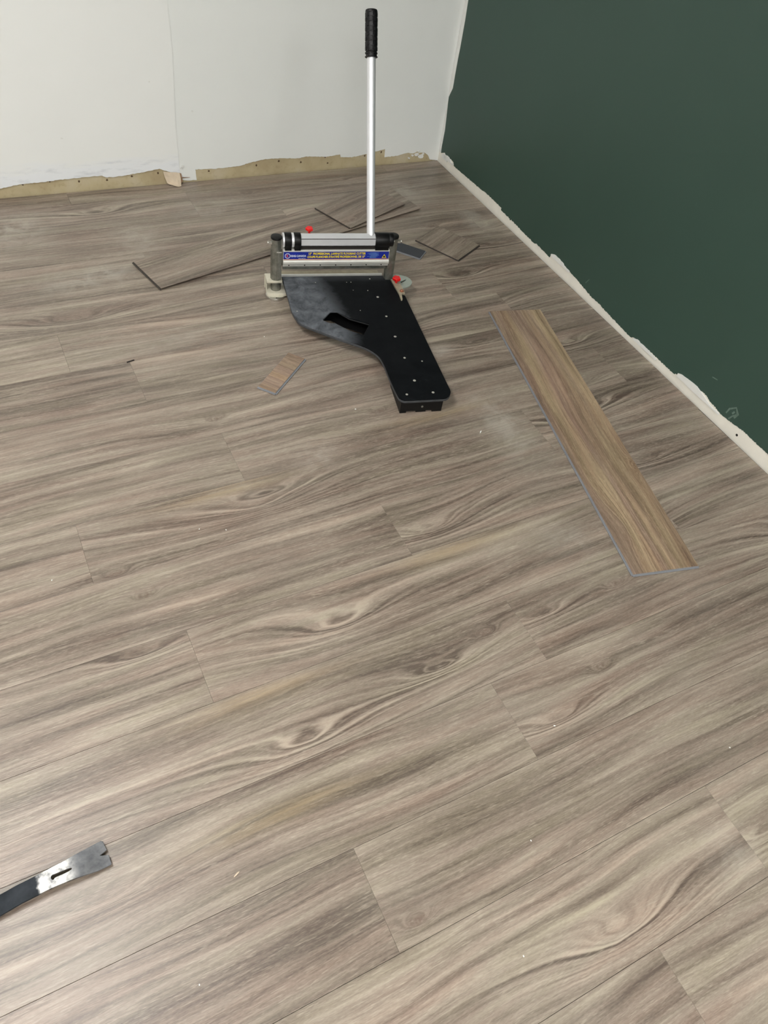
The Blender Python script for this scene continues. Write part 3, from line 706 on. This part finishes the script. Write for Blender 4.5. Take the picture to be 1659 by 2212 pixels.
# right side: angle guide, red knob, grey protractor plate, bolt
ang = curve_mesh([[(.3700,.0030),(.3860,.0030),(.3960,-.020),(.4005,-.066),(.3985,-.082),(.3880,-.079),(.3835,-.1120),(.3790,-.1130),(.3795,-.080)]], .006, .0006, 2); ang.transform(Matrix.Translation((0,0,ZD+.0032)))
gd = link('angle_guide', ang, M_brassy, ct)
hd_ = [(.388,-.036)]+[(.388+.055*math.cos(a), .003+.041*math.sin(a)) for a in [math.radians(-70+i*10) for i in range(16)]]+[(.384,.040)]
pm = curve_mesh([hd_, [(.402,.000),(.412,.006),(.424,.0145),(.4275,.0135),(.4265,.010),(.415,.000),(.405,-.006)]], .004, .0005, 2); pm.transform(Matrix.Translation((0,0,.046)))
pl = link('protractor_plate', pm, M_plate, ct)
bm = bmesh.new(); box(bm, .4, .43, -.012, .018, .0405, .0425); bm_link('plate_backing', bm, M_blackmetal, pl)
bm = bmesh.new(); cyl(bm, (.398,.002,0), (.398,.002,.044), .006, seg=16); bm_link('plate_leg', bm, M_steel, ct)
bm = knob((.3835,-.0180,.0565), .0190, .0125); kn = bm_link('red_knob', bm, M_red, ct, smooth=True)
bm = bmesh.new(); cyl(bm, (.3835,-.018,.050), (.3835,-.018,.058), .003, seg=12); bm_link('knob_stem', bm, M_steel, kn)
bm = bmesh.new(); cyl(bm, (.3915,-.0665,.056), (.3915,-.0665,.0572), .0075, seg=20); cyl(bm, (.3915,-.0665,.0572), (.3915,-.0665,.0615), .0048, seg=6, bev=.0008); bm_link('copper_bolt', bm, M_copper, ct)

# ------------------------------------------------------------ flat pry bar
bt = thing('pry_bar', 'flat steel pry bar with a notched claw lying on the floor at lower left', 'pry bar', (-.0877,.478,0))
BO = Vector((-.0877,.478))
top_e = [(-.52,.468),(-.40,.4840),(-.256,.4985),(-.2257,.5018),(-.1935,.5040),(-.1524,.5090),(-.1229,.5134),(-.1000,.5178),(-.0950,.5182),(-.0919,.5160)]
bot_e = [(-.0872,.4755),(-.0885,.4738),(-.110,.4722),(-.140,.4738),(-.165,.4742),(-.190,.4736),(-.2267,.4715),(-.2607,.4672),(-.40,.4535),(-.52,.4400)]
notch = [(-.0893,.5000),(-.1015,.4953),(-.0882,.4906)]
def w2(p): return (p[0]-BO.x, p[1]-BO.y)
ol = [w2(p) for p in top_e+notch+bot_e]
hl = [(-.1771,.4863),(-.1782,.4890),(-.1778,.4918),(-.1755,.4936),(-.1676,.4936),(-.1534,.4934),(-.1480,.4930),(-.1460,.4918),(-.1474,.4900),(-.1571,.4885),(-.1696,.4885),(-.1735,.4878),(-.1752,.4860)]
me = curve_mesh([ol, [w2(p) for p in hl]], .0052, .0006, 2)
bm = bmesh.new(); bm.from_mesh(me)
for i in range(44):
    x = -.43+i*.01
    bmesh.ops.bisect_plane(bm, geom=bm.verts[:]+bm.edges[:]+bm.faces[:], plane_co=(x,0,0), plane_no=(1,0,0))
KZ = [(-.45,.004),(-.30,.007),(-.19,.0100),(-.13,.0130),(-.095,.0145),(-.06,.0135),(0,.0070),(.02,.005)]
def zz(x):
    for (a, za), (b, zb) in zip(KZ, KZ[1:]):
        if x <= b:
            t_ = max(0, (x-a)/(b-a)); t_ = t_*t_*(3-2*t_); return za+(zb-za)*t_
    return KZ[-1][1]
for v in bm.verts:
    thin = 1 if v.co.x < -.05 else 1-.55*min(1, (v.co.x+.05)/.05)
    v.co.z = v.co.z*thin+zz(v.co.x)
bm_link('bar', bm, M_bar, bt, smooth=True)

# ------------------------------------------------------------ crumbs of plaster and a dark sliver
CR = [((.766,.378), .0022, 'white plaster crumb right of the middle of the floor below the long plank'), ((.095,.376), .0028, 'pale wood chip on the floor right of the pry bar'),
      ((.79,1.385), .0024, 'white plaster crumb in front of the narrow end of the cutter, left side'), ((1.082,1.186), .0026, 'thin white plaster sliver between the cutter foot and the long plank'),
      ((.265,1.122), .0018, 'tiny white crumb left of centre on the arch-grained plank, left one'), ((.321,1.098), .0018, 'tiny white crumb left of centre on the arch-grained plank, right one'),
      ((1.081,.191), .0020, 'tiny white crumb low on the right side of the floor'), ((-.065,1.095), .0022, 'tiny white crumb near the left edge of the floor at mid height'),
      ((.667,1.769), .0020, 'tiny white crumb left of the cutter board above the small offcut'), ((-.01,.248), .0018, 'tiny white crumb below the pry bar claw'),
      ((.478,.061), .0020, 'tiny white crumb near the bottom edge beside the knotty plank'), ((.594,.21), .0018, 'tiny white crumb right of the large knot near the bottom')]
for i, ((x, y), r, lab_) in enumerate(CR):
    bm = bmesh.new(); bmesh.ops.create_icosphere(bm, subdivisions=1, radius=r); R = random.Random(i)
    kx = 2.6 if i in (1, 3) else 1.1; a = R.uniform(0, 3)
    for v in bm.verts:
        v.co = Vector((v.co.x*kx*R.uniform(.8,1.15), v.co.y*.7*R.uniform(.8,1.1), v.co.z*.55*R.uniform(.8,1.1)))
    mz = min(v.co.z for v in bm.verts)
    for v in bm.verts: v.co.z -= mz
    o = bm_link('wood_chip' if i == 1 else 'plaster_crumb', bm, M_flap if i == 1 else M_caulk, None); o.location = (x, y, 0); o.rotation_euler[2] = a
    o['label'] = lab_; o['category'] = 'debris'; o['group'] = 'crumbs scattered on the floor'
bm = bmesh.new(); box(bm, -.011, .011, -.002, .002, 0, .002, .0005)
o = bm_link('dark_sliver', bm, M_dark, None); o.location = (.273,1.771,0); o.rotation_euler[2] = .2
o['label'] = 'small dark sliver lying on the floor left of the striped offcut'; o['category'] = 'debris'
